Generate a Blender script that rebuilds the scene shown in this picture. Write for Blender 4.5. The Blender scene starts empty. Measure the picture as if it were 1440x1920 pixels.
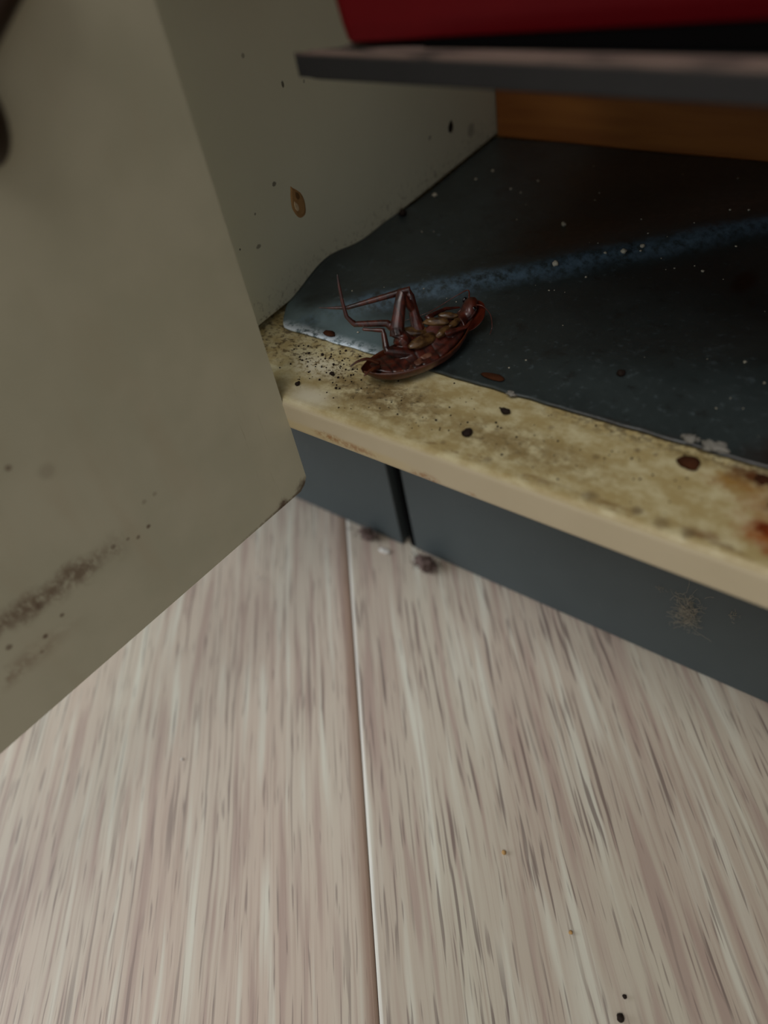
import bpy, bmesh, math, random
from mathutils import Vector, Matrix, noise as mnoise
random.seed(7)
S = bpy.context.scene
COL = S.collection

# ---------------------------------------------------------------- camera, world, light, exposure
cam_data = bpy.data.cameras.new('camera')
cam = bpy.data.objects.new('camera', cam_data)
COL.objects.link(cam)
S.camera = cam
RIGHT = Vector((0.80046, 0.57727, -0.16108))
UP = Vector((-0.33680, 0.65562, 0.67582))
BACK = Vector((0.49584, -0.48672, 0.71941))
m = Matrix((RIGHT, UP, BACK)).transposed().to_4x4()
m.translation = Vector((0, 0, 0.30))
cam.matrix_world = m
cam_data.sensor_width = 36.0
cam_data.lens = 1384.0 / 1920.0 * 36.0
cam_data.clip_start = 0.01
cam_data.dof.use_dof = True
cam_data.dof.focus_distance = 0.26
cam_data.dof.aperture_fstop = 5.2

world = bpy.data.worlds.new('world')
S.world = world
world.use_nodes = True
world.node_tree.nodes['Background'].inputs[0].default_value = (0.94, 0.97, 1.0, 1)
world.node_tree.nodes['Background'].inputs[1].default_value = 0.36

wl = bpy.data.lights.new('window_light', 'AREA')
wl.shape = 'RECTANGLE'; wl.size = 1.3; wl.size_y = 1.2
wl.energy = 33.0
wl.color = (0.86, 0.95, 1.05)
wlo = bpy.data.objects.new('window_light', wl)
COL.objects.link(wlo)
wlo.location = (-1.6, -0.9, 1.0)
wlo.rotation_euler = (Vector((-0.1, 0.15, 0.1)) - wlo.location).to_track_quat('-Z', 'Y').to_euler()

cl = bpy.data.lights.new('overhead_fill', 'AREA')  # unseen overhead fill, added to brighten the lip top and liner front
cl.shape = 'RECTANGLE'; cl.size = 1.2; cl.size_y = 1.2
cl.energy = 23.0
cl.color = (1.0, 0.98, 0.94)
clo = bpy.data.objects.new('overhead_fill', cl)
COL.objects.link(clo)
clo.location = (0.02, -0.95, 2.25)
clo.rotation_euler = (Vector((-0.1, 0.15, 0.1)) - clo.location).to_track_quat('-Z', 'Y').to_euler()

S.view_settings.view_transform = 'Standard'
S.view_settings.look = 'None'
S.view_settings.gamma = 1.0
S.view_settings.use_curve_mapping = False
S.view_settings.exposure = 0.0

# ---------------------------------------------------------------- helpers
def s2l(c):
    return tuple(((x / 255.0) / 12.92 if x / 255.0 <= 0.04045 else ((x / 255.0 + 0.055) / 1.055) ** 2.4) for x in c)

class NB:
    """small node builder: colours are sRGB 0..255 triples, coordinates are the object's own"""
    def __init__(self, name, rough=0.5, spec=0.5, obj_random=False):
        self.mat = bpy.data.materials.new(name)
        self.mat.use_nodes = True
        self.nt = self.mat.node_tree
        self.bsdf = self.nt.nodes['Principled BSDF']
        self.bsdf.inputs['Roughness'].default_value = rough
        self.bsdf.inputs['Specular IOR Level'].default_value = spec
        self.tc = self.nt.nodes.new('ShaderNodeTexCoord').outputs['Object']
        if obj_random:
            info = self.nt.nodes.new('ShaderNodeObjectInfo').outputs['Random']
            cx = self.nt.nodes.new('ShaderNodeCombineXYZ')
            k = self.m('MULTIPLY', info, 3.0)
            for i in range(3): self.nt.links.new(k, cx.inputs[i])
            va = self.nt.nodes.new('ShaderNodeVectorMath'); va.operation = 'ADD'
            self.nt.links.new(self.tc, va.inputs[0]); self.nt.links.new(cx.outputs[0], va.inputs[1])
            self.tc = va.outputs[0]
        self._sep = None
    def link(self, a, b): self.nt.links.new(a, b)
    def put(self, sock, v):
        if isinstance(v, bpy.types.NodeSocket): self.link(v, sock)
        else: sock.default_value = v
    def m(self, op, a, b=None, c=None, clamp=False):
        n = self.nt.nodes.new('ShaderNodeMath'); n.operation = op; n.use_clamp = clamp
        self.put(n.inputs[0], a)
        if b is not None: self.put(n.inputs[1], b)
        if c is not None: self.put(n.inputs[2], c)
        return n.outputs[0]
    def mul(self, *a):
        r = a[0]
        for x in a[1:]: r = self.m('MULTIPLY', r, x)
        return r
    def mx(self, *a):
        r = a[0]
        for x in a[1:]: r = self.m('MAXIMUM', r, x)
        return r
    def xyz(self):
        if self._sep is None:
            n = self.nt.nodes.new('ShaderNodeSeparateXYZ'); self.link(self.tc, n.inputs[0]); self._sep = n.outputs
        return self._sep
    def vmul(self, scale, off=(0, 0, 0), src=None):
        n = self.nt.nodes.new('ShaderNodeMapping')
        n.inputs['Scale'].default_value = scale; n.inputs['Location'].default_value = off
        self.link(src or self.tc, n.inputs[0]); return n.outputs[0]
    def noise(self, scale=(1, 1, 1), off=(0, 0, 0), detail=3, rough=0.55, dist=0.0, src=None):
        if not isinstance(scale, tuple): scale = (scale,) * 3
        n = self.nt.nodes.new('ShaderNodeTexNoise')
        n.inputs['Scale'].default_value = 1.0; n.inputs['Detail'].default_value = detail
        n.inputs['Roughness'].default_value = rough; n.inputs['Distortion'].default_value = dist
        self.link(self.vmul(scale, off, src), n.inputs['Vector'])
        return n.outputs['Fac']
    def step(self, x, lo, hi, to0=0.0, to1=1.0):
        n = self.nt.nodes.new('ShaderNodeMapRange'); n.interpolation_type = 'SMOOTHSTEP'
        inv = lo > hi
        if inv: lo, hi, to0, to1 = hi, lo, to1, to0
        self.put(n.inputs[0], x)
        n.inputs[1].default_value = lo; n.inputs[2].default_value = hi
        n.inputs[3].default_value = to0; n.inputs[4].default_value = to1
        return n.outputs[0]
    def spot(self, c, r, soft=0.5, warp=0.0, wscale=200.0, seed=0.0):
        """1 inside an ellipsoidal stain at c with radii r, ragged by noise"""
        if not isinstance(r, tuple): r = (r,) * 3
        n = self.nt.nodes.new('ShaderNodeMapping'); n.vector_type = 'POINT'
        n.inputs['Scale'].default_value = tuple(1 / k for k in r)
        n.inputs['Location'].default_value = tuple(-a / k for a, k in zip(c, r))
        self.link(self.tc, n.inputs[0])
        l = self.nt.nodes.new('ShaderNodeVectorMath'); l.operation = 'LENGTH'
        self.link(n.outputs[0], l.inputs[0])
        d = l.outputs['Value']
        if warp:
            w = self.noise(wscale, (seed, seed * 1.7, -seed), 4, 0.65)
            d = self.m('ADD', d, self.m('MULTIPLY', self.m('SUBTRACT', w, 0.5), warp))
        return self.step(d, 1.0, 1.0 - soft)
    def col(self, c):
        n = self.nt.nodes.new('ShaderNodeRGB'); n.outputs[0].default_value = (*s2l(c), 1); return n.outputs[0]
    def mix(self, fac, a, b, mode='MIX'):
        n = self.nt.nodes.new('ShaderNodeMix'); n.data_type = 'RGBA'; n.blend_type = mode
        self.put(n.inputs['Factor'], fac)
        for sock, v in ((n.inputs['A'], a), (n.inputs['B'], b)):
            if isinstance(v, bpy.types.NodeSocket): self.link(v, sock)
            else: sock.default_value = (*s2l(v), 1)
        return n.outputs['Result']
    def base(self, c):
        if isinstance(c, bpy.types.NodeSocket): self.link(c, self.bsdf.inputs['Base Color'])
        else: self.bsdf.inputs['Base Color'].default_value = (*s2l(c), 1)
    def bump(self, h, strength=0.3, dist=0.001):
        n = self.nt.nodes.new('ShaderNodeBump'); n.inputs['Strength'].default_value = strength
        n.inputs['Distance'].default_value = dist
        self.link(h, n.inputs['Height']); self.link(n.outputs[0], self.bsdf.inputs['Normal'])
    def rough(self, r): self.put(self.bsdf.inputs['Roughness'], r)

def flat(name, c, rough=0.5, spec=0.5, var=0.12, scale=600.0):
    b = NB(name, rough, spec)
    n = b.noise(scale, detail=3)
    d = tuple(max(0, x * (1 - var)) for x in c); l = tuple(min(255, x * (1 + var)) for x in c)
    b.base(b.mix(n, d, l)); b.bump(n, 0.15, 0.0003)
    return b.mat

def tag(o, label=None, cat=None, group=None, kind=None):
    for k, v in (('label', label), ('category', cat), ('group', group), ('kind', kind)):
        if v: o[k] = v
    return o

def empty(name, loc=(0, 0, 0), rot=None):
    o = bpy.data.objects.new(name, None); o.empty_display_size = 0.02
    COL.objects.link(o)
    o.location = loc
    if rot is not None: o.rotation_euler = rot
    return o

def obj(name, bm, mat, parent=None, smooth=False, loc=None):
    me = bpy.data.meshes.new(name)
    bmesh.ops.recalc_face_normals(bm, faces=bm.faces[:])
    bm.to_mesh(me); bm.free()
    if smooth:
        for p in me.polygons: p.use_smooth = True
    me.materials.append(mat)
    o = bpy.data.objects.new(name, me); COL.objects.link(o)
    if loc is not None: o.location = loc
    if parent is not None: o.parent = parent
    return o

def box(lo, hi, bevel=0.0, seg=2):
    bm = bmesh.new()
    bmesh.ops.create_cube(bm, size=1.0)
    for v in bm.verts:
        v.co = Vector([(a + b) / 2 + c * (b - a) for a, b, c in zip(lo, hi, v.co)])
    if bevel:
        bmesh.ops.bevel(bm, geom=bm.edges[:], offset=bevel, segments=seg, profile=0.5, affect='EDGES')
    return bm

def tube(bm, pts, radii, n=10, caps=True):
    """tapered tube through pts"""
    pts = [Vector(p) for p in pts]
    rings = []
    ref = Vector((0.13, 0.31, 0.94)).normalized()
    for i, p in enumerate(pts):
        t = (pts[min(i + 1, len(pts) - 1)] - pts[max(i - 1, 0)]).normalized()
        a = t.cross(ref)
        if a.length < 1e-4: a = t.cross(Vector((1, 0, 0)))
        a.normalize(); b = t.cross(a)
        rings.append([bm.verts.new(p + (a * math.cos(k * 2 * math.pi / n) + b * math.sin(k * 2 * math.pi / n)) * radii[i]) for k in range(n)])
    for r0, r1 in zip(rings, rings[1:]):
        for k in range(n):
            bm.faces.new((r0[k], r0[(k + 1) % n], r1[(k + 1) % n], r1[k]))
    if caps:
        bm.faces.new(rings[0][::-1]); bm.faces.new(rings[-1])
    return bm

def spline(pts, k=5):
    """Catmull-Rom resampling of tuples of any length"""
    out = []
    n = len(pts)
    for i in range(n - 1):
        p0, p1, p2, p3 = pts[max(i - 1, 0)], pts[i], pts[i + 1], pts[min(i + 2, n - 1)]
        for j in range(k):
            t = j / k
            out.append(tuple(0.5 * (2 * b + (c - a) * t + (2 * a - 5 * b + 4 * c - d) * t * t + (3 * b - a - 3 * c + d) * t ** 3)
                             for a, b, c, d in zip(p0, p1, p2, p3)))
    out.append(tuple(pts[-1]))
    return out

def lump(r, seed=0, amp=0.35, sub=2, squash=(1, 1, 1), freq=1.2):
    bm = bmesh.new()
    bmesh.ops.create_icosphere(bm, subdivisions=sub, radius=1.0)
    for v in bm.verts:
        k = 1 + amp * mnoise.noise(v.co * freq + Vector((seed * 3.1, seed * 1.7, seed)))
        k += amp * 0.5 * mnoise.noise(v.co * freq * 2.7 + Vector((seed, seed * 5.3, 2)))
        v.co = Vector([c * k * r * q for c, q in zip(v.co, squash)])
    return bm

# ---------------------------------------------------------------- materials
def plank_material(name, dashes, seed):
    b = NB(name, 0.42, 0.35, obj_random=True)
    o = (seed, seed * 2.3, 0)
    warp = b.noise((7, 26, 1), o, 3, 0.5)
    # bend the grain a little across the plank
    cx = b.nt.nodes.new('ShaderNodeCombineXYZ')
    b.link(b.mul(b.m('SUBTRACT', warp, 0.5), 0.006), cx.inputs[1])
    va = b.nt.nodes.new('ShaderNodeVectorMath'); va.operation = 'ADD'
    b.link(b.tc, va.inputs[0]); b.link(cx.outputs[0], va.inputs[1])
    w = va.outputs[0]
    tone = b.noise((4, 30, 1), o, 2, 0.5, src=w)
    streak = b.noise((9, 170, 1), o, 2, 0.5, src=w)
    fine = b.noise((12, 620, 1), o, 3, 0.6, src=w)
    c = b.mix(b.step(tone, 0.3, 0.7), *(((178, 163, 147), (187, 178, 160)) if dashes else ((184, 166, 150), (188, 176, 159))))
    c = b.mix(b.mul(b.step(streak, 0.52, 0.70), 0.8), c, (202, 198, 182))
    c = b.mix(b.mul(b.step(streak, 0.47, 0.33), 0.70), c, (158, 135, 124))
    c = b.mix(b.mul(b.step(fine, 0.50, 0.70), 0.40), c, (145, 120, 108))
    pores = b.noise((24 if dashes else 16, 560 if dashes else 640, 1), o, 1, 0.4, src=w)
    gate = b.noise((14, 60, 1), (seed + 3, 1, 0), 2, 0.5, src=w)
    pm = b.mul(b.step(pores, 0.58, 0.67), b.step(gate, 0.36, 0.58), 0.75 if dashes else 0.55)
    c = b.mix(pm, c, (104, 88, 82))
    p2 = b.noise((46, 900, 1), (seed * 1.3, 8, 0), 1, 0.4, src=w)
    c = b.mix(b.mul(b.step(p2, 0.62, 0.72), 0.6), c, (112, 96, 90))
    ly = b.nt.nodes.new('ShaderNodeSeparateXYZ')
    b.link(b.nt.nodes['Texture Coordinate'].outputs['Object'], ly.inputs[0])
    c = b.mix(b.mul(b.step(ly.outputs[1], 0.0020, 0.0010), 0.75), c, (202, 197, 186))      # window light on the bevel, painted as a pale edge
    c = b.mix(b.mul(b.step(ly.outputs[1], 0.1830, 0.1885), 0.85), c, (138, 112, 95))      # seam shade painted brown along the far edge
    b.base(c)
    b.bump(b.m('ADD', b.mul(pores, -0.6), fine), 0.10, 0.0004)
    return b.mat

M = {}
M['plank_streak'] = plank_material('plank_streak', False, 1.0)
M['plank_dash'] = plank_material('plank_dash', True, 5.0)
M['underlay'] = flat('underlay', (70, 62, 55), 0.9, 0.1)

def door_material():
    b = NB('door_laminate', 0.45, 0.35)
    y = b.m('MULTIPLY', b.xyz()[1], -1.0)      # distance from the hinge edge
    z = b.xyz()[2]
    n1 = b.noise(28, (3, 1, 2), 3); n2 = b.noise((40, 40, 9), (1, 5, 0), 3)
    c = b.mix(b.step(n1, 0.35, 0.65), (172, 167, 143), (180, 174, 150))
    c = b.mix(b.mul(b.step(n2, 0.52, 0.72), 0.5), c, (170, 156, 130))
    fine = b.noise((350, 350, 260), (0, 4, 1), 4, 0.7)
    big = b.noise((120, 120, 120), (2, 2, 5), 4, 0.6)
    # brown smear of grease above the bottom edge
    band = b.m('ABSOLUTE', b.m('SUBTRACT', z, b.m('ADD', 0.0345, b.mul(b.m('SUBTRACT', y, 0.06), 0.09))))
    smear = b.mul(b.step(b.m('ADD', band, b.mul(b.m('SUBTRACT', big, 0.5), 0.010)), 0.0065, 0.0005), b.step(y, 0.064, 0.088), b.step(fine, 0.30, 0.58))
    c = b.mix(b.mul(smear, 0.80), c, (98, 74, 54))
    band2 = b.m('ABSOLUTE', b.m('SUBTRACT', z, 0.0225))
    smear2 = b.mul(b.step(band2, 0.006, 0.0), b.step(y, 0.085, 0.12), b.step(big, 0.42, 0.60))
    c = b.mix(b.mul(smear2, 0.55), c, (120, 95, 72))
    # specks, each at its own place
    for (s, t, r, k) in ((0.0616, 0.0338, 0.0011, 0.8), (0.0660, 0.0330, 0.0010, 0.6), (0.0690, 0.0350, 0.0009, 0.5), (0.0740, 0.0362, 0.0012, 0.6),
                         (0.1041, 0.0255, 0.0012, 0.85), (0.097, 0.0278, 0.0011, 0.7), (0.1075, 0.0215, 0.001, 0.4), (0.113, 0.031, 0.0014, 0.7),
                         (0.0854, 0.0782, 0.0013, 0.7), (0.078, 0.071, 0.0035, 0.22), (0.059, 0.0425, 0.0012, 0.3), (0.055, 0.0425, 0.0012, 0.3), (0.10, 0.036, 0.002, 0.6)):
        c = b.mix(b.mul(b.spot((0, -s, t), r, 0.7, 0.5, 500, s * 90), k), c, (86, 62, 44))
    # dirt at the lower hinge corner and scratches above it
    corner = b.mul(b.spot((0, -0.0015, 0.001), (0.02, 0.0065, 0.0050), 0.8, 1.0, 700, 2), 0.9)
    c = b.mix(corner, c, (64, 46, 30))
    corner2 = b.mul(b.spot((0, -0.0135, 0.0005), (0.02, 0.0038, 0.0042), 0.9, 1.1, 800, 7), 0.9)
    c = b.mix(corner2, c, (72, 44, 26))
    edge = b.mul(b.step(z, 0.0016, 0.0004), b.step(y, 0.045, 0.01), b.step(fine, 0.35, 0.5))
    c = b.mix(b.mul(edge, 0.8), c, (80, 60, 40))
    scr = b.noise((260, 900, 40), (5, 0, 1), 3, 0.6)
    sc = b.mul(b.step(scr, 0.58, 0.72), b.spot((0, -0.016, 0.030), (0.05, 0.012, 0.035), 0.9), 0.5)
    c = b.mix(sc, c, (128, 108, 84))
    b.base(c)
    b.bump(b.noise(260, detail=2), 0.04, 0.0004)
    return b.mat
M['door'] = door_material()

def panel_material():
    b = NB('panel_laminate', 0.5, 0.3)
    n = b.noise(35, (1, 2, 3), 3)
    c = b.mix(n, (203, 199, 172), (211, 208, 182))
    z = b.xyz()[2]
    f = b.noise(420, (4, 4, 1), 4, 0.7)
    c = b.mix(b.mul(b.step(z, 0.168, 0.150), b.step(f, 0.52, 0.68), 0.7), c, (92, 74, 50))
    for (y, zz, ry, rz, k) in ((0.2981, 0.171, 0.0022, 0.0026, 0.9), (0.1994, 0.2226, 0.0008, 0.0014, 0.8), (0.2811, 0.1729, 0.0016, 0.0012, 0.5),
                               (0.1836, 0.1952, 0.0014, 0.0010, 0.7), (0.1682, 0.1791, 0.0016, 0.0010, 0.6), (0.1596, 0.1824, 0.0005, 0.0005, 0.8),
                               (0.171, 0.190, 0.0006, 0.0006, 0.6), (0.315, 0.163, 0.004, 0.004, 0.4), (0.185, 0.236, 0.001, 0.001, 0.5), (0.21, 0.22, 0.0008, 0.0008, 0.4)):
        c = b.mix(b.mul(b.spot((-0.2028, y, zz), (0.02, ry, rz), 0.5, 0.7, 900, y * 40), k), c, (52, 40, 28))
    b.base(c); b.bump(n, 0.05, 0.0004)
    return b.mat
M['panel'] = panel_material()

def lip_material():
    b = NB('lip_laminate', 0.42, 0.4)
    x, y, z = b.xyz()
    n = b.noise(60, (1, 7, 3), 3)
    topm = b.step(z, 0.1480, 0.1497)                     # the stained top, against the clean front edge
    c = b.mix(n, (190, 176, 146), (200, 186, 157))
    front = c
    d1 = b.noise((120, 160, 120), (2, 3, 4), 5, 0.68); d2 = b.noise((420, 520, 400), (7, 1, 2), 4, 0.7)
    top = b.mix(b.step(d1, 0.30, 0.62), (204, 192, 152), (172, 152, 104))
    grime_zone = b.mx(b.spot((-0.135, 0.1440, 0.150), (0.036, 0.0135, 0.03), 0.9, 0.6, 120, 1), b.mul(b.spot((-0.085, 0.1420, 0.15), (0.042, 0.011, 0.03), 0.9, 0.5, 120, 3), 0.55))
    top = b.mix(b.mul(grime_zone, b.step(d1, 0.34, 0.58), 0.75), top, (98, 74, 40))
    top = b.mix(b.mul(grime_zone, b.step(d2, 0.50, 0.66), 0.75), top, (50, 37, 21))
    back_dirt = b.mul(b.step(y, 0.1545, 0.161), b.step(x, -0.10, -0.06), b.step(d2, 0.44, 0.56), 0.6)
    top = b.mix(back_dirt, top, (60, 44, 28))
    corner = b.mul(b.step(x, -0.140, -0.158), b.step(y, 0.139, 0.152), b.step(d2, 0.48, 0.62), 0.8)
    top = b.mix(corner, top, (70, 50, 30))
    clean = b.mx(b.spot((-0.158, 0.1335, 0.150), (0.014, 0.0075, 0.03), 0.9, 0.5, 200, 8), b.mul(b.spot((-0.166, 0.1480, 0.150), (0.016, 0.0085, 0.03), 0.9, 0.8, 240, 9), b.step(d2, 0.60, 0.48), 0.85))
    top = b.mix(b.mul(clean, 0.8), top, (220, 212, 188))
    # dirty line where the top turns down to the front edge
    ln = b.mul(b.step(b.m('ABSOLUTE', b.m('SUBTRACT', y, 0.1315)), 0.0022, 0.0002), b.step(b.noise((90, 300, 200), (3, 3, 9), 4, 0.7), 0.46, 0.60), b.step(x, -0.125, -0.10))
    top = b.mix(b.mul(ln, 0.65), top, (112, 82, 48))
    c = b.mix(topm, front, top)
    # yellowed, rust-spotted strip along the bottom of the front edge
    low = b.mul(b.step(z, 0.1425, 0.1400), b.step(x, -0.105, -0.125))
    c = b.mix(b.mul(low, 0.6), c, (196, 176, 128))
    for (px, pz, rx, rz, k) in ((-0.1475, 0.1400, 0.010, 0.0028, 0.75), (-0.136, 0.1395, 0.012, 0.0024, 0.7), (-0.1085, 0.1378, 0.0075, 0.0030, 1.0), (-0.0915, 0.1385, 0.0024, 0.0011, 0.6)):
        c = b.mix(b.mul(b.spot((px, 0.128, pz), (rx, 0.012, rz), 0.9, 0.9, 500, px * 70), b.step(d2, 0.36, 0.56), k), c, (146, 92, 38))
    # rust bleeding in at the right
    for (px, py, rx, ry, k, cc) in ((-0.0255, 0.1535, 0.0100, 0.0060, 0.80, (146, 104, 44)), (-0.0150, 0.1480, 0.0120, 0.0130, 0.55, (150, 96, 48)), (-0.0120, 0.1390, 0.0110, 0.0065, 0.9, (150, 82, 32)),
                                    (-0.0200, 0.1575, 0.0130, 0.0045, 0.95, (88, 46, 20)), (-0.0100, 0.1520, 0.0085, 0.0080, 0.95, (64, 30, 14)),
                                    (-0.0135, 0.1415, 0.0055, 0.0036, 0.95, (118, 44, 16)), (-0.0100, 0.1350, 0.0060, 0.0030, 0.8, (138, 72, 30)),
                                    (-0.0260, 0.1330, 0.0075, 0.0024, 0.6, (120, 84, 50))):
        c = b.mix(b.mul(b.spot((px, py, 0.15), (rx, ry, 0.012), 0.95, 1.5, 330, py * 30), k), c, cc)
    for (px, py, r, k) in ((-0.0991, 0.1397, 0.0014, 0.6), (-0.0936, 0.1532, 0.0016, 0.6), (-0.061, 0.147, 0.0018, 0.45), (-0.052, 0.1545, 0.0014, 0.6), (-0.047, 0.155, 0.001, 0.5),
                           (-0.056, 0.1325, 0.0030, 0.5), (-0.043, 0.133, 0.0024, 0.6), (-0.036, 0.132, 0.0032, 0.45), (-0.029, 0.1315, 0.0026, 0.6), (-0.104, 0.1335, 0.0014, 0.4), (-0.088, 0.1328, 0.002, 0.45), (-0.078, 0.153, 0.0016, 0.4)):
        c = b.mix(b.mul(b.spot((px, py, 0.15), r, 0.8, 0.8, 600, px * 60), k), c, (84, 62, 42))
    b.base(c)
    b.bump(b.m('ADD', b.mul(d2, grime_zone), b.mul(n, 0.2)), 0.25, 0.0006)
    b.rough(b.m('ADD', 0.40, b.mul(grime_zone, 0.3)))
    return b.mat
M['lip'] = lip_material()

def liner_material():
    b = NB('liner_sheet', 0.32, 0.55)
    x, y, z = b.xyz()
    n = b.noise(45, (2, 2, 2), 4, 0.6); f = b.noise(330, (1, 5, 2), 4, 0.7)
    c = b.mix(n, (33, 38, 37), (56, 64, 64))
    c = b.mix(b.mul(b.step(f, 0.56, 0.72), 0.35), c, (92, 104, 109))
    c = b.mix(b.mul(b.step(b.noise(140, (9, 2, 4), 4, 0.7), 0.56, 0.70), 0.6), c, (34, 34, 32))
    # bluish highlight painted along the crease of the fold
    u = b.m('SUBTRACT', b.mul(b.m('SUBTRACT', y, 0.2304), 0.752), b.mul(b.m('SUBTRACT', x, -0.1158), 0.659))
    crease = b.mul(b.step(b.m('ABSOLUTE', b.m('ADD', u, b.mul(b.m('SUBTRACT', n, 0.5), 0.012))), 0.0075, 0.0), b.step(f, 0.32, 0.62))
    c = b.mix(b.mul(crease, 0.6), c, (92, 116, 134))
    lit_front = b.mul(b.step(y, 0.186, 0.168), b.step(x, -0.120, -0.155), b.step(n, 0.25, 0.55))  # light falling on the front-left of the sheet, put into its colour
    c = b.mix(b.mul(lit_front, 0.8), c, (104, 122, 124))
    fr = b.mul(b.step(y, 0.1668, 0.1606), b.step(x, -0.135, -0.165), b.step(f, 0.36, 0.55))  # frayed front edge with its blue-white reflection painted in
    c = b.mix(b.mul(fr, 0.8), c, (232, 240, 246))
    # rust stain and dark grime at the right front
    rs = b.spot((-0.0120, 0.1660, 0.151), (0.018, 0.013, 0.02), 0.7, 0.7, 150, 4)
    c = b.mix(b.mul(rs, 0.92), c, (40, 24, 16))
    gr = b.mul(b.step(y, 0.1640, 0.1605), b.step(x, -0.085, -0.06), b.step(f, 0.30, 0.55))
    c = b.mix(b.mul(gr, 0.8), c, (40, 30, 22))
    dk = b.spot((-0.0532, 0.2463, 0.151), (0.005, 0.010, 0.01), 0.6, 0.6, 300, 6)
    c = b.mix(b.mul(dk, 0.85), c, (34, 20, 16))
    b.base(c)
    b.rough(b.m('ADD', 0.22, b.mul(f, 0.35)))
    b.bump(b.m('ADD', b.mul(f, 0.4), n), 0.25, 0.0010)
    return b.mat
M['liner'] = liner_material()

def wood_material():
    b = NB('orange_wood', 0.5, 0.4)
    n1 = b.noise((7, 60, 60), (1, 1, 3), 3); n2 = b.noise((20, 300, 300), (2, 3, 1), 3)
    c = b.mix(b.step(n1, 0.32, 0.68), (118, 64, 24), (172, 110, 50))
    c = b.mix(b.mul(n2, 0.5), c, (150, 92, 42))
    b.base(c); b.bump(n2, 0.15, 0.0005)
    return b.mat
M['wood'] = wood_material()

def toe_material():
    b = NB('toe_laminate', 0.55, 0.35)
    n = b.noise(40, (5, 2, 2), 3); f = b.noise(260, (1, 1, 8), 4, 0.7)
    c = b.mix(n, (62, 68, 68), (70, 76, 76))
    c = b.mix(b.mul(b.step(f, 0.66, 0.80), 0.35), c, (150, 146, 138))
    b.base(c)
    return b.mat
M['toe'] = toe_material()
M['door_edge'] = M['door']
M['carcass'] = flat('carcass', (188, 180, 156), 0.6, 0.3, 0.04, 60)

def shelf_material():
    b = NB('shelf_laminate', 0.5, 0.4)
    y, z = b.xyz()[1], b.xyz()[2]
    n = b.noise(90, (1, 1, 1), 4, 0.65); f = b.noise((40, 300, 300), (1, 2, 2), 3)
    c = b.mix(n, (27, 27, 29), (36, 36, 38))
    lit_front = b.mul(b.step(y, 0.1550, 0.1540), b.step(z, 0.2482, 0.2496), b.step(f, 0.30, 0.52))  # lit strip of the top along the front, painted into the colour
    c = b.mix(b.mul(lit_front, 0.85), c, (128, 108, 98))
    b.base(c); b.bump(n, 0.1, 0.0004)
    return b.mat
M['shelf'] = shelf_material()
M['red'] = flat('red_plastic', (92, 1, 9), 0.5, 0.15, 0.06, 80)
M['black'] = flat('black_plastic', (6, 6, 6), 0.9, 0.03)
M['bracket'] = flat('dark_brown_plastic', (46, 34, 24), 0.45, 0.4)
M['chip'] = flat('chip_brown', (158, 120, 76), 0.7, 0.2, 0.15, 500)
M['chip_dark'] = flat('chip_dark', (104, 76, 46), 0.7, 0.2, 0.2, 700)
M['chip_pale'] = flat('chip_pale', (196, 172, 136), 0.7, 0.2, 0.15, 700)
M['dropping'] = flat('dropping', (34, 24, 18), 0.8, 0.2, 0.3, 900)
M['crumb_pale'] = flat('crumb_pale', (168, 160, 142), 0.7, 0.2, 0.2, 900)
M['crumb_tan'] = flat('crumb_tan', (168, 132, 84), 0.7, 0.2, 0.25, 900)
M['dust'] = flat('grey_dust', (100, 84, 78), 0.95, 0.05, 0.3, 900)
M['fibre'] = flat('pale_fibre', (150, 140, 122), 0.9, 0.1, 0.2, 900)
M['plaster'] = flat('plaster', (122, 118, 110), 0.8, 0.2, 0.25, 600)
M['white_bit'] = flat('white_bit', (205, 200, 192), 0.6, 0.3, 0.1, 900)
M['rust'] = flat('rust', (104, 46, 18), 0.9, 0.1, 0.45, 350)
M['rust_dark'] = flat('rust_dark', (58, 32, 18), 0.9, 0.1, 0.4, 350)
M['gap'] = flat('dark_void', (18, 18, 18), 0.9, 0.1)
M['steel'] = flat('hinge_steel', (120, 120, 118), 0.35, 0.6, 0.1, 300)
M['wall'] = flat('wall_paint', (196, 190, 178), 0.8, 0.2, 0.03, 20)

# ---------------------------------------------------------------- floor and wall
floor = obj('floor', box((-1.9, -2.4, -0.030), (1.9, 1.2, -0.008)), M['underlay'])
tag(floor, 'pale oak floor of wide planks laid diagonally to the cabinet', 'floor', kind='structure')
PLANK_ANGLE = math.radians(-49.35)
pd = Vector((math.cos(PLANK_ANGLE), math.sin(PLANK_ANGLE), 0)); pn = Vector((-pd.y, pd.x, 0))
SEAM = Vector((-0.1185, 0.0665, 0))
W = 0.190
def plank_mesh(x0, x1, top):
    bm = box((x0, 0.00005, -0.008), (x1, W - 0.00005, top))
    long_top = [e for e in bm.edges if all(v.co.z > top - 1e-6 for v in e.verts) and abs(e.verts[0].co.y - e.verts[1].co.y) < 1e-6]
    bmesh.ops.bevel(bm, geom=long_top, offset=0.0014, segments=3, profile=0.5, affect='EDGES')
    return bm
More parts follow.
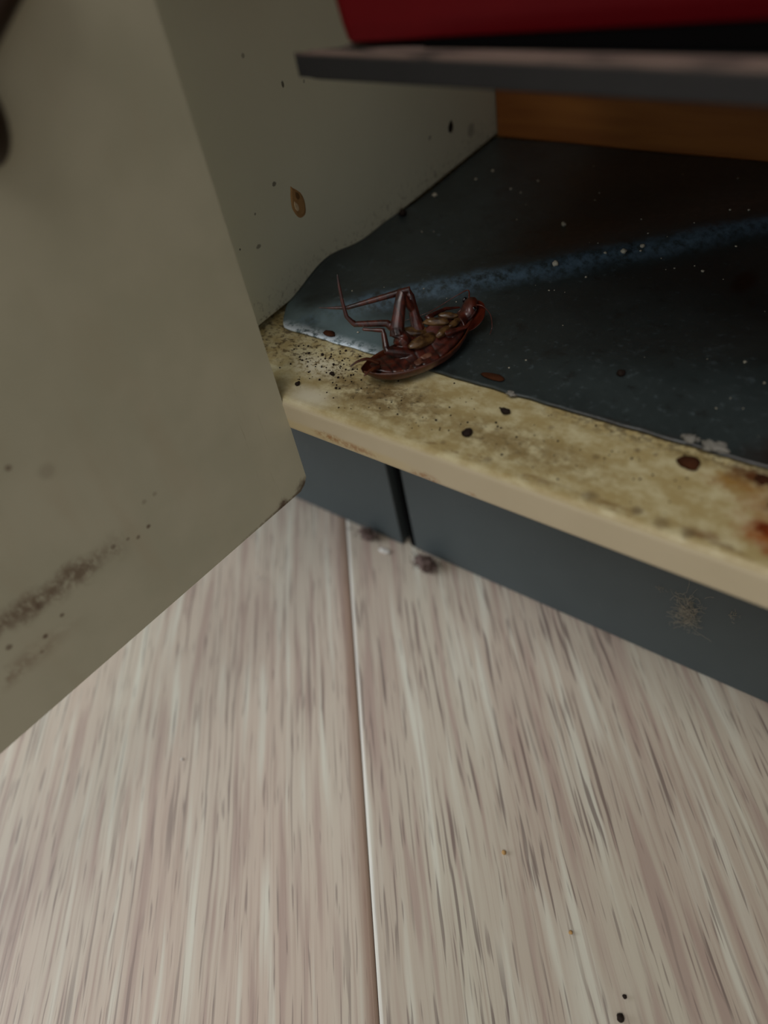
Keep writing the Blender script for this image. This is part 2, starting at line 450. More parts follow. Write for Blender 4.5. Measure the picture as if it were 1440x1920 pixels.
# floor corners decide how long each plank runs
FX, FY = (-1.9, 1.9), (-2.4, 1.2)
for k in range(-13, 13):
    s0 = SEAM + pn * (k * W)
    # range of the plank's centre line inside the floor rectangle
    c0 = s0 + pn * (W / 2)
    lo, hi = -9.0, 9.0
    for a, (mn, mxv) in ((0, FX), (1, FY)):
        t0, t1 = (mn - c0[a]) / pd[a], (mxv - c0[a]) / pd[a]
        lo, hi = max(lo, min(t0, t1)), min(hi, max(t0, t1))
    if hi - lo < 0.25: continue
    top = {0: 0.0006, -1: 0.0}.get(k, 0.0)
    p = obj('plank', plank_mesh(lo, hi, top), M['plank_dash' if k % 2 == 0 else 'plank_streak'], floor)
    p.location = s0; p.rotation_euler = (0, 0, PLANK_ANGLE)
wall = obj('wall_back', box((-1.9, 0.57, 0.0005), (1.9, 0.65, 2.3)), M['wall'])
tag(wall, 'plain painted wall behind the cabinet', 'wall', kind='structure')

# ---------------------------------------------------------------- cabinet
cab = empty('sink_cabinet', (0.0, 0.35, 0.0))
tag(cab, 'old cream sink cabinet with open door, stained bottom board and grey toe kick', 'cabinet')
def part(name, bm, mat, parent=cab, smooth=False):
    o = obj(name, bm, mat, parent, smooth)
    if parent is cab: o.matrix_parent_inverse = Matrix.Translation((0.0, 0.35, 0.0)).inverted()
    return o
XP = -0.2028
side = part('side_panel', box((XP - 0.015, 0.1300, 0.1522), (XP, 0.5400, 0.7500), 0.0006), M['panel'])
part('side_panel', box((0.4200, 0.1300, 0.1510), (0.4350, 0.5400, 0.7500), 0.0006), M['carcass'])
part('side_panel', box((-0.8150, 0.1300, 0.1510), (-0.8000, 0.5400, 0.7500), 0.0006), M['carcass'])
bot = part('bottom_panel', box((-0.8150, 0.1278, 0.1355), (0.4350, 0.5400, 0.1500), 0.0028, 6), M['lip'], smooth=False)
bot['label'] = 'cream bottom board with grimy, rust-stained front edge'
part('top_panel', box((-0.8150, 0.1278, 0.7505), (0.4350, 0.5400, 0.7850), 0.002), M['carcass'])
part('back_panel', box((-0.8000, 0.5360, 0.1505), (0.4200, 0.5400, 0.7500)), M['carcass'])
# toe kick: two lengths with a black slot between them
part('toe_kick', box((-0.8150, 0.1878, 0.0004), (-0.1830, 0.2020, 0.1350), 0.0005), M['toe'])
part('toe_kick', box((-0.1742, 0.1878, 0.0022), (0.4350, 0.2020, 0.1350), 0.0005), M['toe'])
sl = part('slot_backing', box((-0.2000, 0.2022, 0.0004), (-0.1560, 0.2060, 0.1350)), M['gap'])
sl['label'] = 'black slot between the toe kick boards'
# rubber gasket running down the slot
gk = bmesh.new(); tube(gk, [(-0.1772, 0.1925, 0.0006), (-0.1774, 0.1925, 0.05), (-0.1778, 0.1925, 0.1345)], [0.0032, 0.0032, 0.0032], 10)
part('gasket', gk, M['black'])
part('plinth', box((-0.8150, 0.2065, 0.0004), (-0.8000, 0.5400, 0.1350)), M['gap'])
part('plinth', box((0.4200, 0.2065, 0.0004), (0.4350, 0.5400, 0.1350)), M['gap'])
part('plinth', box((-0.8000, 0.5260, 0.0004), (0.4200, 0.5400, 0.1350)), M['gap'])
# closed neighbouring door, hidden behind the open one
part('closed_door', box((-0.8130, 0.1095, 0.1120), (-0.2200, 0.1275, 0.7400), 0.0015), M['carcass'])

# open door, hinged at its right-hand edge
DM = Matrix.Translation((-0.1665, 0.1276, 0.1087)) @ Matrix.Rotation(-0.0789, 4, 'Z') @ Matrix.Rotation(-0.0131, 4, 'X')
bm = bmesh.new()
prof = []   # outline of the door in (distance from hinge edge, height)
DW, DH, CR = 0.40, 0.62, 0.0042
for k in range(7):
    a = math.pi / 2 * k / 6
    prof.append((CR - CR * math.cos(a) * (1.0), CR - CR * math.sin(a)))
prof = [(0.0, DH)] + prof + [(DW, 0.0), (DW, DH)]
f0 = [bm.verts.new((0, -s, t)) for s, t in prof]
f1 = [bm.verts.new((-0.018, -s, t)) for s, t in prof]
bm.faces.new(f0); bm.faces.new(f1[::-1])
for i in range(len(prof)):
    j = (i + 1) % len(prof)
    bm.faces.new((f0[i], f1[i], f1[j], f0[j]))
bmesh.ops.bevel(bm, geom=[e for e in bm.edges if all(abs(v.co.x) < 1e-6 for v in e.verts)], offset=0.0006, segments=2, affect='EDGES')
door = part('door', bm, M['door'])
door.matrix_parent_inverse = Matrix.Translation((0.0, 0.35, 0.0)).inverted()
door.matrix_basis = DM
door['label'] = 'open cream door with brown smear and dirty lower corner'
# dark fittings on the inside of the door, at the frame's upper left
bm = bmesh.new()
tube(bm, [(0.0032, -0.0260, 0.1742), (0.0034, -0.0340, 0.1690), (0.0034, -0.0455, 0.1622), (0.0034, -0.085, 0.156), (0.003, -0.16, 0.156)], [0.002, 0.0036, 0.0042, 0.0042, 0.003], 14)
br = obj('rack_rail', bm, M['bracket'], door, True); br['label'] = 'dark brown rail fixed inside the door'
bm = lump(1.0, 3, 0.10, 3, (0.0045, 0.0065, 0.0105))
bmesh.ops.transform(bm, matrix=Matrix.Translation((0.0040, -0.0530, 0.1510)) , verts=bm.verts)
kn = obj('rack_knob', bm, M['bracket'], door, True)
# door hinge, above the frame
bm = box((XP + 0.0002, 0.1400, 0.4900), (XP + 0.0120, 0.1950, 0.5050), 0.002)
part('hinge', bm, M['steel'])
bm = bmesh.new(); tube(bm, [(XP + 0.008, 0.142, 0.4975), (-0.183, 0.131, 0.4975), (-0.1700, 0.1200, 0.4975)], [0.004, 0.005, 0.004], 10)
part('hinge', bm, M['steel'])

# brown teardrop chip on the side panel
def teardrop(scale_y, scale_z, thick, n=28, tip=0.75, x0=XP):
    bm = bmesh.new(); fr = []; bk = []
    for k in range(n):
        a = 2 * math.pi * k / n
        r = 1 + 0.07 * mnoise.noise(Vector((math.cos(a) * 2, math.sin(a) * 2, 3.3)))
        w = math.cos(a) * (1 - tip * max(0, math.sin(a)) ** 1.4)
        fr.append((w * r * scale_y, math.sin(a) * r * scale_z))
    c = bm.verts.new((x0 + thick, 0, 0))
    inn = [bm.verts.new((x0 + thick, y * 0.8, z * 0.8)) for y, z in fr]
    out = [bm.verts.new((x0 + 0.00002, y, z)) for y, z in fr]
    for k in range(n):
        j = (k + 1) % n
        bm.faces.new((c, inn[k], inn[j])); bm.faces.new((inn[k], out[k], out[j], inn[j]))
    return bm
def on_side(bm, y, z, rot):
    bmesh.ops.transform(bm, matrix=Matrix.Translation((0, y, z)) @ Matrix.Rotation(rot, 4, 'X'), verts=bm.verts)
    return bm
ch = obj('chip', on_side(teardrop(0.0036, 0.0066, 0.0003), 0.1925, 0.1845, 0.22), M['chip'], side)
ch['label'] = 'brown teardrop-shaped chip in the cream panel'
ch2 = obj('chip', on_side(teardrop(0.0011, 0.0024, 0.0005), 0.1912, 0.1835, 0.25), M['chip_pale'], side)
ch3 = obj('chip', on_side(teardrop(0.0011, 0.0020, 0.0005), 0.1930, 0.1868, 0.35), M['chip_dark'], side)
ch4 = obj('chip', on_side(teardrop(0.0019, 0.0027, 0.0004), 0.2981, 0.1712, -0.4), M['dropping'], side)
ch4['label'] = 'small black chip far back on the panel'

# ---------------------------------------------------------------- vinyl liner, curled up at the left and creased
def liner_z(x, y):
    z = 0.1506
    curl = math.exp(-max(0, x - XP) / 0.007)
    prof_z = 0.0068 * math.exp(-((y - 0.200) / 0.020) ** 2) + 0.0022 * math.exp(-((y - 0.240) / 0.018) ** 2)
    z += curl * prof_z
    u = (y - 0.2304) * 0.752 - (x + 0.1158) * 0.659      # across the crease
    fade = min(1, max(0, (x + 0.200) / 0.03)) * min(1, max(0, (y - 0.163) / 0.02))
    z += 0.0042 * fade * math.exp(-((u - 0.004) / (0.0075 if u < 0.004 else 0.018)) ** 2)
    u2 = (y - 0.185) * 0.9 - (x + 0.07) * 0.35
    z += 0.0020 * fade * math.exp(-(u2 / 0.016) ** 2) * min(1, max(0, (x + 0.11) / 0.05))
    z += 0.0007 * fade * (mnoise.noise(Vector((x * 25, y * 25, 1))) + 0.5)
    return max(z, 0.1504)
bm = bmesh.new()
xs = [XP + 0.0004 + 0.0012 * i for i in range(int(0.23 / 0.0012))]
xs += [xs[-1] + 0.01 * (i + 1) for i in range(int((0.415 - xs[-1]) / 0.01))]
nys = 140
def front_y(x):
    left = max(0, (-0.1935 - x) / 0.0095)
    return 0.1612 + 0.0135 * min(1, left) ** 1.5 + 0.0004 * mnoise.noise(Vector((x * 140, 0, 4)))
grid = []
for x in xs:
    fy = front_y(x)
    grid.append([bm.verts.new((x, fy + (0.3365 - fy) * j / nys, liner_z(x, fy + (0.3365 - fy) * j / nys))) for j in range(nys + 1)])
for a, b2 in zip(grid, grid[1:]):
    for j in range(nys):
        bm.faces.new((a[j], b2[j], b2[j + 1], a[j + 1]))
top_faces = bm.faces[:]
ret = bmesh.ops.extrude_face_region(bm, geom=top_faces)
for v in [g for g in ret['geom'] if isinstance(g, bmesh.types.BMVert)]: v.co.z += 0.0007
liner = obj('liner_sheet', bm, M['liner'], None, True)
tag(liner, 'dirty blue grey vinyl sheet lining the cabinet floor behind the cream lip', 'liner')

# ---------------------------------------------------------------- wooden board at the back
wb = obj('wooden_board', box((XP + 0.0006, 0.3372, 0.1512), (0.4190, 0.3520, 0.2432), 0.001), M['wood'])
tag(wb, 'orange brown wooden board standing at the back behind the grey sheet', 'board')

# ---------------------------------------------------------------- shelf, added shadow sheet and red tub
SH = [(-0.1466, 0.1500), (0.4198, 0.1500), (0.4198, 0.3560), (-0.1560, 0.3560), (-0.1480, 0.2600), (-0.1375, 0.1900), (-0.1310, 0.1580), (-0.1330, 0.1522)]
bm = bmesh.new()
lo_f = [bm.verts.new((x, y, 0.2433)) for x, y in SH]; hi_f = [bm.verts.new((x, y, 0.2498)) for x, y in SH]
bm.faces.new(lo_f[::-1]); bm.faces.new(hi_f)
for i in range(len(SH)):
    j = (i + 1) % len(SH); bm.faces.new((lo_f[i], lo_f[j], hi_f[j], hi_f[i]))
bmesh.ops.bevel(bm, geom=bm.edges[:], offset=0.0005, segments=2, affect='EDGES')
shelf = obj('shelf_board', bm, M['shelf'])
tag(shelf, 'dark grey shelf board with light painted pale along its front edge above the liner', 'shelf')
bm = box((0, 0, 0), (0.42, 0.12, 0.0012), 0.0004)  # black sheet added to make the shadow band below the tub
sheet_o = obj('shadow_sheet', bm, M['black'], None, False, (-0.1100, 0.1536, 0.2499))
tag(sheet_o, 'thin black sheet added for the shadow on the grey shelf under the red tub', 'mat')
sheet_o.rotation_euler = (0, 0, math.radians(1.5))

def tub_shell(l, w, h, flare, r, t):
    bm = bmesh.new()
    def ring(inset, z, grow):
        pts = []
        x0, x1, y0, y1 = inset - grow, l - inset + grow, inset - grow, w - inset + grow
        rr = max(r - inset, 0.001)
        for cx, cy, a0 in ((x1 - rr, y1 - rr, 0), (x0 + rr, y1 - rr, 90), (x0 + rr, y0 + rr, 180), (x1 - rr, y0 + rr, 270)):
            for k in range(6):
                a = math.radians(a0 + 90 * k / 5)
                pts.append(bm.verts.new((cx + rr * math.cos(a), cy + rr * math.sin(a), z)))
        return pts
    rings = [ring(0.0008, 0, 0), ring(0.0002, 0.0006, 0), ring(0, 0.004, flare * 0.04), ring(0, h, flare), ring(-0.004, h + 0.0005, flare), ring(-0.004, h + 0.003, flare),
             ring(t, h + 0.003, flare), ring(t, 0.004, flare * 0.04), ring(t + 0.002, 0.003, 0)]
    for a, b2 in zip(rings, rings[1:]):
        n = len(a)
        for k in range(n): bm.faces.new((a[k], a[(k + 1) % n], b2[(k + 1) % n], b2[k]))
    bm.faces.new(rings[0][::-1]); bm.faces.new(rings[-1])
    return bm
tub = empty('plastic_tub', (-0.1300, 0.1503, 0.2512), (0, 0, math.radians(11.5)))
tag(tub, 'red plastic tub standing on the dark grey shelf', 'tub')
obj('tub_body', tub_shell(0.30, 0.17, 0.11, 0.010, 0.003, 0.0015), M['red'], tub, False)
bm = box((0.06, -0.0105, 0.098), (0.24, -0.0045, 0.104), 0.0015)
obj('tub_rib', bm, M['red'], tub)

# ---------------------------------------------------------------- cockroach, dead on its back across the lip and the liner
MM = 0.001
roach = empty('cockroach', (-0.1351, 0.1691, 0.1500))
roach.rotation_euler = (0, 0, math.atan2(0.889, 0.457))
tag(roach, 'dead reddish brown cockroach on its back with legs in the air', 'insect')
def L(u, v, w): return Vector((u * MM, -v * MM, w * MM))

def roach_material(name, dark, light, rough, bands=False, scale=300):
    b = NB(name, rough, 0.5)
    n = b.noise(scale, (1, 2, 3), 4, 0.6)
    c = b.mix(b.step(n, 0.3, 0.7), dark, light)
    if bands:
        x = b.xyz()[0]
        wv = b.m('SINE', b.m('MULTIPLY', x, 2 * math.pi / 0.0034))
        mask = b.mul(b.step(wv, 0.55, 0.95), b.step(x, 0.004, 0.0))
        c = b.mix(b.mul(mask, 0.6), c, (26, 12, 7))
    b.base(c); b.bump(n, 0.2, 0.0005)
    b.bsdf.inputs['Coat Weight'].default_value = 0.35
    b.bsdf.inputs['Coat Roughness'].default_value = 0.2
    return b.mat
M['chitin'] = roach_material('chitin_belly', (36, 13, 8), (86, 33, 19), 0.4, True)
M['wing'] = roach_material('chitin_wing', (54, 21, 10), (90, 42, 20), 0.38)
M['coxa'] = roach_material('chitin_coxa', (46, 25, 11), (108, 78, 42), 0.4)
M['pronotum'] = roach_material('chitin_pronotum', (62, 20, 10), (96, 36, 19), 0.28)
M['eye'] = flat('eye_black', (14, 8, 8), 0.2, 0.6)
M['segment'] = roach_material('chitin_segment', (72, 38, 25), (118, 76, 56), 0.5)

# centre line: u, v, w, half width, half height
BODY = [(-21.5, 4.6, 7.4, 1.2, 1.0), (-18.5, 4.8, 6.2, 4.2, 2.0), (-13, 5.2, 5.0, 6.6, 2.7), (-6, 5.4, 4.6, 7.4, 2.9), (0, 5.0, 4.6, 7.2, 2.9),
        (5, 4.2, 5.2, 6.6, 3.1), (10, 3.0, 6.0, 5.8, 3.1), (14, 1.8, 7.2, 4.6, 2.8), (16.5, 0.9, 8.2, 2.6, 2.0), (18.5, 0.2, 9.2, 3.3, 2.7), (21, -0.6, 10.2, 3.2, 2.7), (23.2, -1.2, 10.8, 1.4, 1.3)]
bm = bmesh.new()
rings = []
NR = 24
for (u, v, w, a, h) in spline(BODY, 8):
    seg = 1.0
    if u < 3: seg = 1 - 0.07 * max(0, math.sin(u * 2 * math.pi / 3.4)) ** 4
    ring = []
    for k in range(NR):
        t = 2 * math.pi * k / NR
        cv, cw = math.cos(t), math.sin(t)
        up = h * seg * cw
        if cw > 0 and u < 14:                                    # belly sunken on the near side, chest standing up on the far side
            far = min(1, max(0, 0.45 - cv)) * min(1, max(0, (u + 13) / 7)) * min(1, max(0, (15 - u) / 6))
            up *= 0.32 + 0.3 * abs(cv) + 1.75 * far
        ring.append(bm.verts.new(L(u, v + a * seg * cv, w + up)))
    rings.append(ring)
for r0, r1 in zip(rings, rings[1:]):
    for k in range(NR): bm.faces.new((r0[k], r0[(k + 1) % NR], r1[(k + 1) % NR], r1[k]))
bm.faces.new(rings[0][::-1]); bm.faces.new(rings[-1])
def leg(joints, radii, spines=()):
    """one limb: coxa joint, knee, ankle, claw; spines along the shin"""
    pts = [L(*j) for j in joints]
    P, R = [], []
    for i in range(len(pts) - 1):
        for j in range(6):
            t = j / 6
            P.append(pts[i].lerp(pts[i + 1], t))
            r = radii[i] * (1 - t) + radii[i + 1] * t
            R.append(1.22 * MM * (r + (0.28 * radii[i] * math.sin(math.pi * t) if i == 0 else 0)))
    P.append(pts[-1]); R.append(MM * radii[-1])
    tube(bm, P, R, 10)
    for si, n in spines:
        for j in range(n):
            t = (j + 0.6) / n
            p = pts[si].lerp(pts[si + 1], t)
            d = (pts[si + 1] - pts[si]).normalized()
            sd = d.cross(Vector((math.sin(j * 2.3), math.cos(j * 2.3), 0.4))).normalized()
            tube(bm, [p, p + d * 0.8 * MM + sd * 1.5 * MM], [0.22 * MM, 0.06 * MM], 6)
leg([(-0.5, 1.0, 6.5), (-0.2, -1.5, 12.0), (1.5, -7.0, 21.4), (-19.0, -13.0, 20.4), (-24.0, -15.3, 21.3), (-27.7, -17.0, 22.2)], [1.6, 1.7, 1.05, 0.62, 0.34, 0.18], ((2, 6),))
leg([(-5.5, 3.0, 6.0), (-9.0, 1.0, 12.5), (-2.9, -4.0, 22.8), (1.0, -3.2, 13.5), (3.6, -4.5, 9.5)], [1.7, 2.1, 1.5, 0.85, 0.4], ((2, 3),))
leg([(-3.0, 4.0, 6.0), (-10.3, -2.6, 15.7), (-20.0, -7.0, 17.4), (-21.6, -8.4, 20.3), (-21.3, -10.0, 24.6), (-20.6, -12.0, 28.5), (-19.6, -14.0, 32.6)], [1.3, 1.05, 0.8, 0.6, 0.5, 0.42, 0.22], ((1, 5),))
leg([(-6.0, 5.5, 6.0), (-14.5, 3.5, 10.0), (-12.6, -1.0, 14.8), (-18.5, -4.5, 16.0)], [1.2, 1.05, 0.7, 0.4], ((2, 3),))
leg([(9.0, 1.0, 7.0), (4.5, -2.6, 11.6), (13.0, -4.5, 10.4), (18.5, -4.4, 8.6)], [1.0, 0.8, 0.55, 0.3], ((1, 3),))
leg([(11.0, 5.0, 7.0), (6.0, 7.5, 9.6), (14.0, 7.2, 8.6), (18.0, 5.0, 9.0)], [1.0, 0.8, 0.55, 0.3], ((1, 3),))
body = obj('body', bm, M['chitin'], roach, True)
rm = body.modifiers.new('fuse', 'REMESH'); rm.mode = 'VOXEL'; rm.voxel_size = 0.00022; rm.use_smooth_shade = True
sm = body.modifiers.new('smooth', 'SMOOTH'); sm.iterations = 3; sm.factor = 0.5
body['label'] = 'dark brown segmented belly, head and spiny legs'

# folded wings: two thin overlapping shells that cradle the body
def wing(side, off):
    bm = bmesh.new(); outer = []; inner = []
    prof_w = [(-24.5, 4.4, 7.8, 1.2, 1.2), (-20.5, 4.8, 7.2, 5.0, 4.2), (-15, 5.4, 6.9, 7.6, 5.9), (-8, 5.8, 6.8, 8.8, 6.5), (0, 5.6, 6.7, 8.9, 6.4), (6, 4.8, 7.0, 8.2, 6.3), (11, 3.6, 7.8, 7.0, 5.6), (14.5, 2.4, 8.4, 5.6, 4.6)]
    for (u, v, w, a, h) in spline(prof_w, 7):
        ro, ri = [], []
        for k in range(15):
            t = k / 14 * (math.pi / 2 + 0.28) - 0.28            # from the centre line of the back out to the rim
            sgn = side
            vv, ww = math.sin(t) * a * sgn, -math.cos(t) * h
            ro.append(bm.verts.new(L(u, v + vv, max(0.35 + off, w + ww - off))))
            ri.append(bm.verts.new(L(u, v + vv * 0.955, max(0.65 + off, w + ww * 0.95 - off))))
        outer.append(ro); inner.append(ri)
    for A in (outer, inner):
        for r0, r1 in zip(A, A[1:]):
            for k in range(14): bm.faces.new((r0[k], r0[k + 1], r1[k + 1], r1[k]))
    n = len(outer)
    for i in range(n - 1):
        bm.faces.new((outer[i][14], inner[i][14], inner[i + 1][14], outer[i + 1][14]))
        bm.faces.new((outer[i][0], outer[i + 1][0], inner[i + 1][0], inner[i][0]))
    for i in (0, n - 1):
        for k in range(14): bm.faces.new((outer[i][k], inner[i][k], inner[i][k + 1], outer[i][k + 1]))
    return obj('wing', bm, M['wing'], roach, True)
wing(1, 0.0); wing(-1, 0.25)
# pronotum: a shield behind the head, its rim showing round it
bm = bmesh.new()
bmesh.ops.create_uvsphere(bm, u_segments=28, v_segments=16, radius=1.0)
for v in bm.verts:
    x, y, z = v.co
    v.co = Vector((x * 6.6, y * 6.2, (z * 1.5 if z < 0 else -z * 0.5) + 0.10 * (x * x * 6.6)))
bmesh.ops.transform(bm, matrix=Matrix.Rotation(math.radians(-28), 4, 'Y'), verts=bm.verts)
for v in bm.verts: v.co = v.co * MM + L(19.0, 0.6, 7.0)
pr = obj('pronotum', bm, M['pronotum'], roach, True); pr['label'] = 'glossy red-brown shield round the head'
# coxae: plated leg bases, three on each side of the chest
for (u, v, w, ang, ln, rd) in ((12.0, 3.4, 9.3, -0.5, 3.6, 1.3), (7.0, 5.0, 9.0, -0.4, 4.6, 1.6), (-1.5, 4.8, 8.6, -0.25, 6.2, 2.3),
                             (11.0, 0.2, 10.8, 0.5, 3.4, 1.3), (6.0, 1.2, 10.9, 0.4, 4.6, 1.6), (-3.0, -0.4, 9.8, 0.3, 6.4, 2.4)):
    bm = lump(1.0, u, 0.22, 3, (ln, rd, rd * 0.9), 1.6)
    bmesh.ops.transform(bm, matrix=Matrix.Rotation(-ang, 4, 'Z') @ Matrix.Rotation(0.18, 4, 'Y'), verts=bm.verts)
    for q in bm.verts: q.co = q.co * MM + L(u, v, w)
    obj('coxa', bm, M['coxa'], roach, True)
# belly plates along the near side of the abdomen
for k in range(5):
    u = -17.5 + k * 3.5
    bm = lump(1.0, k + 2, 0.35, 3, (2.3, 2.0 - 0.1 * abs(k - 2), 0.45))
    for q in bm.verts: q.co = q.co * MM + L(u, 10.0 - 0.35 * (k - 2) ** 2, 5.3 + 0.15 * abs(k - 2))
    obj('belly_plate', bm, M['segment'], roach, True)
for (u, v, w) in ((20.2, 2.4, 10.4), (20.2, -3.4, 11.2)):
    bm = lump(1.0, 1, 0.05, 2, (1.0, 0.7, 1.2))
    for q in bm.verts: q.co = q.co * MM + L(u, v, w)
    obj('eye', bm, M['eye'], roach, True)
for pts in ([(21.5, -2.8, 12.0), (23.0, -6.0, 12.8), (20.0, -11.0, 9.0), (12.0, -16.0, 4.0), (2.0, -20.0, 2.2)],
            [(21.5, 1.6, 11.2), (23.0, 3.6, 11.0), (24.5, 5.6, 8.0), (24.0, 7.0, 4.0), (22.0, 8.5, 2.6)]):
    bm = bmesh.new(); q = spline(pts, 8)
    tube(bm, [L(*p) for p in q], [MM * (0.26 - 0.19 * i / len(q)) for i in range(len(q))], 6)
    obj('antenna', bm, M['pronotum'], roach, True)
for pts in ([(-19.0, 6.2, 8.6), (-22.5, 6.0, 11.8), (-26.0, 6.2, 12.6), (-29.0, 6.6, 12.2)], [(-19.5, 7.2, 8.0), (-23.0, 8.6, 9.2), (-26.0, 9.6, 9.0)]):
    bm = bmesh.new(); q = spline(pts, 6)
    tube(bm, [L(*p) for p in q], [MM * (0.75 - 0.5 * i / len(q)) for i in range(len(q))], 8)
    obj('cercus', bm, M['wing'], roach, True)

# ---------------------------------------------------------------- debris
def thing(name, bm, mat, loc, label, cat, group=None, smooth=True):
    o = obj(name, bm, mat, None, smooth, loc)
    group = group or GROUPS.get(name)
    tag(o, label, cat, group); return o
GROUPS = {'dropping': 'dark droppings in the cabinet', 'crumb': 'crumbs and specks', 'flake': 'brown flakes on the grey sheet', 'plaster_bit': 'plaster bits', 'dust_tuft': 'cobweb tufts on the toe kick'}
Z_LIP, Z_FL = 0.1500, 0.0006
thing('dropping', lump(0.0014, 1, 0.4, 2, (1.1, 1.3, 0.8)), M['dropping'], (-0.0991, 0.1397, Z_LIP + 0.0010), 'larger dark dropping in the middle of the cream lip', 'dropping')
thing('dropping', lump(0.0012, 2, 0.4, 2, (1.3, 1.0, 0.8)), M['dropping'], (-0.0936, 0.1532, Z_LIP + 0.0009), 'dark dropping on the cream lip close to the grey sheet', 'dropping')
thing('dropping', lump(0.0008, 3, 0.4, 2, (0.8, 1.3, 0.9)), M['dropping'], (-0.1660, 0.1366, Z_LIP + 0.0007), 'tiny dark dropping on the lip beside the open door', 'dropping')
thing('dropping', lump(0.0008, 8, 0.4, 2, (1.3, 0.8, 0.9)), M['dropping'], (-0.1580, 0.1462, Z_LIP + 0.0007), 'tiny dark dropping on the lip left of the cockroach', 'dropping')
thing('dropping', lump(0.0026, 4, 0.35, 3, (1.2, 0.8, 0.6)), M['rust_dark'], (-0.0375, 0.1545, Z_LIP + 0.0012), 'dark brown lump on the lip left of the rust', 'lump')
thing('dropping', lump(0.0013, 5, 0.4, 2), M['dropping'], (-0.0688, 0.1809, liner_z(-0.0688, 0.1809) + 0.0013), 'dark dropping on the front of the grey sheet', 'dropping')
thing('dropping', lump(0.0017, 6, 0.4, 2, (1.0, 1.3, 1.0)), M['dropping'], (-0.1996, 0.2501, liner_z(-0.1996, 0.2501) + 0.0018), 'black dropping on the sheet against the side panel', 'dropping')
for (x, y, r, lb) in ((-0.1286, 0.2627, 0.0011, 'pale crumb far back in the dark on the grey sheet'), (-0.1158, 0.2304, 0.0012, 'pale crumb on the crease behind the cockroach'),
                      (-0.0965, 0.2464, 0.0011, 'left one of two pale crumbs side by side along the crease'), (-0.0916, 0.2517, 0.0009, 'right one of two pale crumbs side by side along the crease'),
                      (-0.1967, 0.2716, 0.0011, 'pale crumb at the foot of the side panel')):
    thing('crumb', lump(r, x * 50, 0.4, 2, (1, 1, 0.8)), M['crumb_pale'], (x, y, liner_z(x, y) + 0.0007 + r * 0.6), lb, 'crumb')
thing('flake', lump(0.0030, 4, 0.3, 2, (1.5, 0.5, 0.2)), M['rust_dark'], (-0.1047, 0.1655, liner_z(-0.1047, 0.1655) + 0.0013), 'thin brown flake on the front edge of the grey sheet', 'flake')
thing('flake', lump(0.0022, 9, 0.4, 2, (1.2, 0.7, 0.4)), M['rust_dark'], (-0.1735, 0.1640, liner_z(-0.1735, 0.1640) + 0.0013), 'brown flake on the sheet left of the cockroach', 'flake')
for (x, y, r, lb) in ((-0.0338, 0.1625, 0.0024, 'larger white plaster bit at the edge of the sheet near the rust'), (-0.0405, 0.1632, 0.0017, 'small white plaster bit left of the larger one near the rust'), (-0.0955, 0.1606, 0.0012, 'small white plaster bit at the sheet edge right of the cockroach')):
    thing('plaster_bit', lump(r, x * 70, 0.9, 3, (1.3, 0.8, 0.4), 1.8), M['plaster'], (x, y, liner_z(x, y) + 0.0006 + r * 0.35), lb, 'plaster')
# rust scale at the right of the lip
for i, (x, y, r, mt, lb) in enumerate(((-0.0190, 0.1575, 0.0016, 'rust_dark', 'small dark rust scale where lip and sheet meet at the right'), (-0.0105, 0.1500, 0.0024, 'rust_dark', 'largest dark rust scale at the right of the lip'),
                                       (-0.0125, 0.1412, 0.0016, 'rust', 'reddish rust scale near the front of the lip at the right'))):
    thing('rust_scale', lump(r, i + 3, 1.0, 4, (1.3, 0.9, 0.20), 1.7), M[mt], (x, y, Z_LIP + r * 0.10), lb, 'rust', 'rust scales at the right of the lip')

def tuft(n, size, r, seed, mat):
    rnd = random.Random(seed); bm = bmesh.new()
    for _ in range(n):
        p = Vector([rnd.gauss(0, s * 0.42) for s in size]); d = Vector([rnd.uniform(-1, 1) for _ in range(3)]).normalized()
        pts = [p.copy()]
        st = rnd.uniform(0.03, 0.11)
        for _ in range(rnd.randint(4, 9)):
            d = (d + Vector([rnd.uniform(-0.6, 0.6) for _ in range(3)])).normalized()
            p = p + Vector([a * b2 for a, b2 in zip(d, (max(size),) * 3)]) * st
            p.y = max(-size[1], min(size[1], p.y)); p.z = max(-size[2] * 1.2, p.z)
            pts.append(p.copy())
        tube(bm, pts, [r * rnd.uniform(0.6, 1.2)] * len(pts), 4, False)
    return bm
# cobweb dust hanging on the toe kick
t1 = thing('dust_tuft', tuft(190, (0.0050, 0.0006, 0.0125), 0.000050, 3, None), M['fibre'], (-0.0355, 0.1870, 0.0410), 'tall pale cobweb tuft hanging on the grey toe kick', 'dust')
t2 = thing('dust_tuft', tuft(22, (0.0016, 0.0005, 0.0032), 0.000055, 4, None), M['fibre'], (-0.0196, 0.1871, 0.0494), 'small pale cobweb tuft right of the tall one', 'dust')
t3 = thing('dust_tuft', tuft(16, (0.0026, 0.0005, 0.0022), 0.00005, 5, None), M['fibre'], (-0.0470, 0.1871, 0.0500), 'faint wispy cobweb tuft left of the tall one', 'dust')
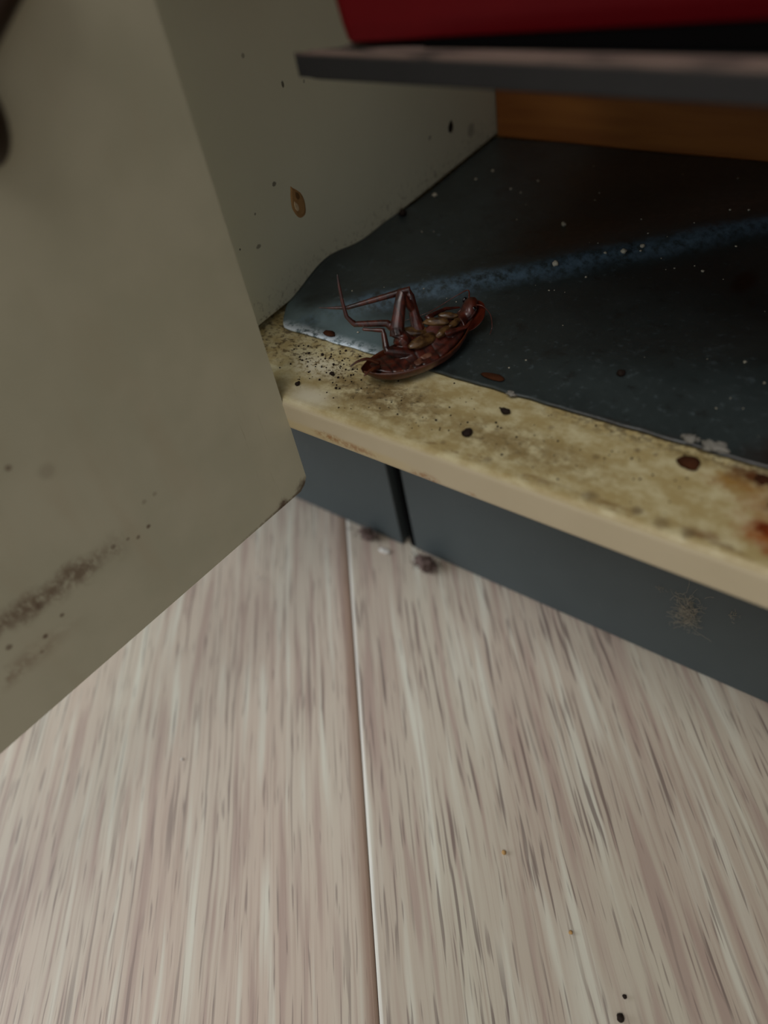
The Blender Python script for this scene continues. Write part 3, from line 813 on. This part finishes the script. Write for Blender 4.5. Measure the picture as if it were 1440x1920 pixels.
# two dust clumps at the foot of the toe kick
for (x, y, r, sd, lb) in ((-0.2020, 0.1825, 0.0062, 1, 'grey brown dust clump left of the black slot'), (-0.1630, 0.1800, 0.0078, 2, 'grey brown dust clump right of the black slot')):
    e = empty('dust_clump', (x, y, Z_FL)); tag(e, lb, 'dust', 'dust clumps by the black slot')
    c = obj('clump', lump(r * 0.62, sd, 0.8, 3, (1, 0.75, 0.85), 2.0), M['dust'], e, True, (0, 0, r * 0.55))
    f = obj('fibres', tuft(90, (r, r * 0.6, r * 0.7), 0.00022, sd + 10, None), M['dust'], e, True, (0, -r * 0.1, r * 0.78)); f['kind'] = 'stuff'
thing('plaster_bit', lump(0.0019, 5, 0.6, 3, (1.7, 0.6, 0.4)), M['white_bit'], (-0.1895, 0.1790, Z_FL + 0.0008), 'white plaster bit on the floor below the black slot', 'plaster')
thing('lint', tuft(9, (0.0045, 0.0022, 0.0005), 0.00010, 21, None), M['white_bit'], (-0.2380, 0.1310, 0.0006), 'thin white wisp of lint on the left floor plank', 'lint')
thing('crumb', lump(0.0006, 4, 0.3, 1), M['white_bit'], (-0.2001, 0.0363, 0.0004), 'tiny white speck on the left floor plank', 'crumb')
thing('crumb', lump(0.0013, 7, 0.35, 2), M['dropping'], (-0.0020, 0.0538, Z_FL + 0.0010), 'larger black speck on the right floor plank at the bottom', 'crumb')
thing('crumb', lump(0.0007, 8, 0.35, 2), M['dropping'], (-0.0033, 0.0601, Z_FL + 0.0005), 'smaller black speck just behind the larger one on the floor', 'crumb')
thing('crumb', lump(0.0009, 9, 0.35, 2), M['crumb_tan'], (-0.0595, 0.0786, Z_FL + 0.0006), 'tan crumb on the middle of the right floor plank', 'crumb')
thing('crumb', lump(0.0007, 10, 0.35, 2), M['crumb_tan'], (-0.0265, 0.0677, Z_FL + 0.0005), 'smaller tan crumb in front of the other on the right plank', 'crumb')
# fine dirt: too small to pick apart
rnd = random.Random(11)
bm = bmesh.new()
def grain(x, y, z, r):
    k = bmesh.ops.create_icosphere(bm, subdivisions=1, radius=r)['verts']
    for v in k: v.co = Vector((v.co.x * rnd.uniform(0.7, 1.4), v.co.y * rnd.uniform(0.7, 1.4), v.co.z * 0.7)) + Vector((x, y, z + r * 0.5))
for _ in range(170):
    x, y = rnd.gauss(-0.1620, 0.0110), rnd.gauss(0.1500, 0.0060)
    if -0.195 < x < -0.14 and 0.131 < y < 0.1600: grain(x, y, Z_LIP, abs(rnd.gauss(0.00010, 0.00015)) + 0.00007)
for _ in range(110):
    x, y = rnd.uniform(-0.15, -0.03), rnd.uniform(0.132, 0.1595)
    grain(x, y, Z_LIP, abs(rnd.gauss(0.00012, 0.0001)) + 0.00008)
d1 = obj('dark_dirt', bm, M['dropping'], None, True)
tag(d1, 'fine dark grit scattered over the cream lip', 'dirt', kind='stuff')
bm = bmesh.new()
for _ in range(170):
    x, y = rnd.uniform(-0.19, 0.0), rnd.uniform(0.166, 0.32)
    u = (y - 0.2304) * 0.752 - (x + 0.1158) * 0.659
    if abs(u) < 0.016 or rnd.random() < 0.3: grain(x, y, liner_z(x, y) + 0.0007, abs(rnd.gauss(0.00022, 0.00016)) + 0.00008)
d2 = obj('pale_grit', bm, M['crumb_pale'], liner, True)
d2['kind'] = 'stuff'
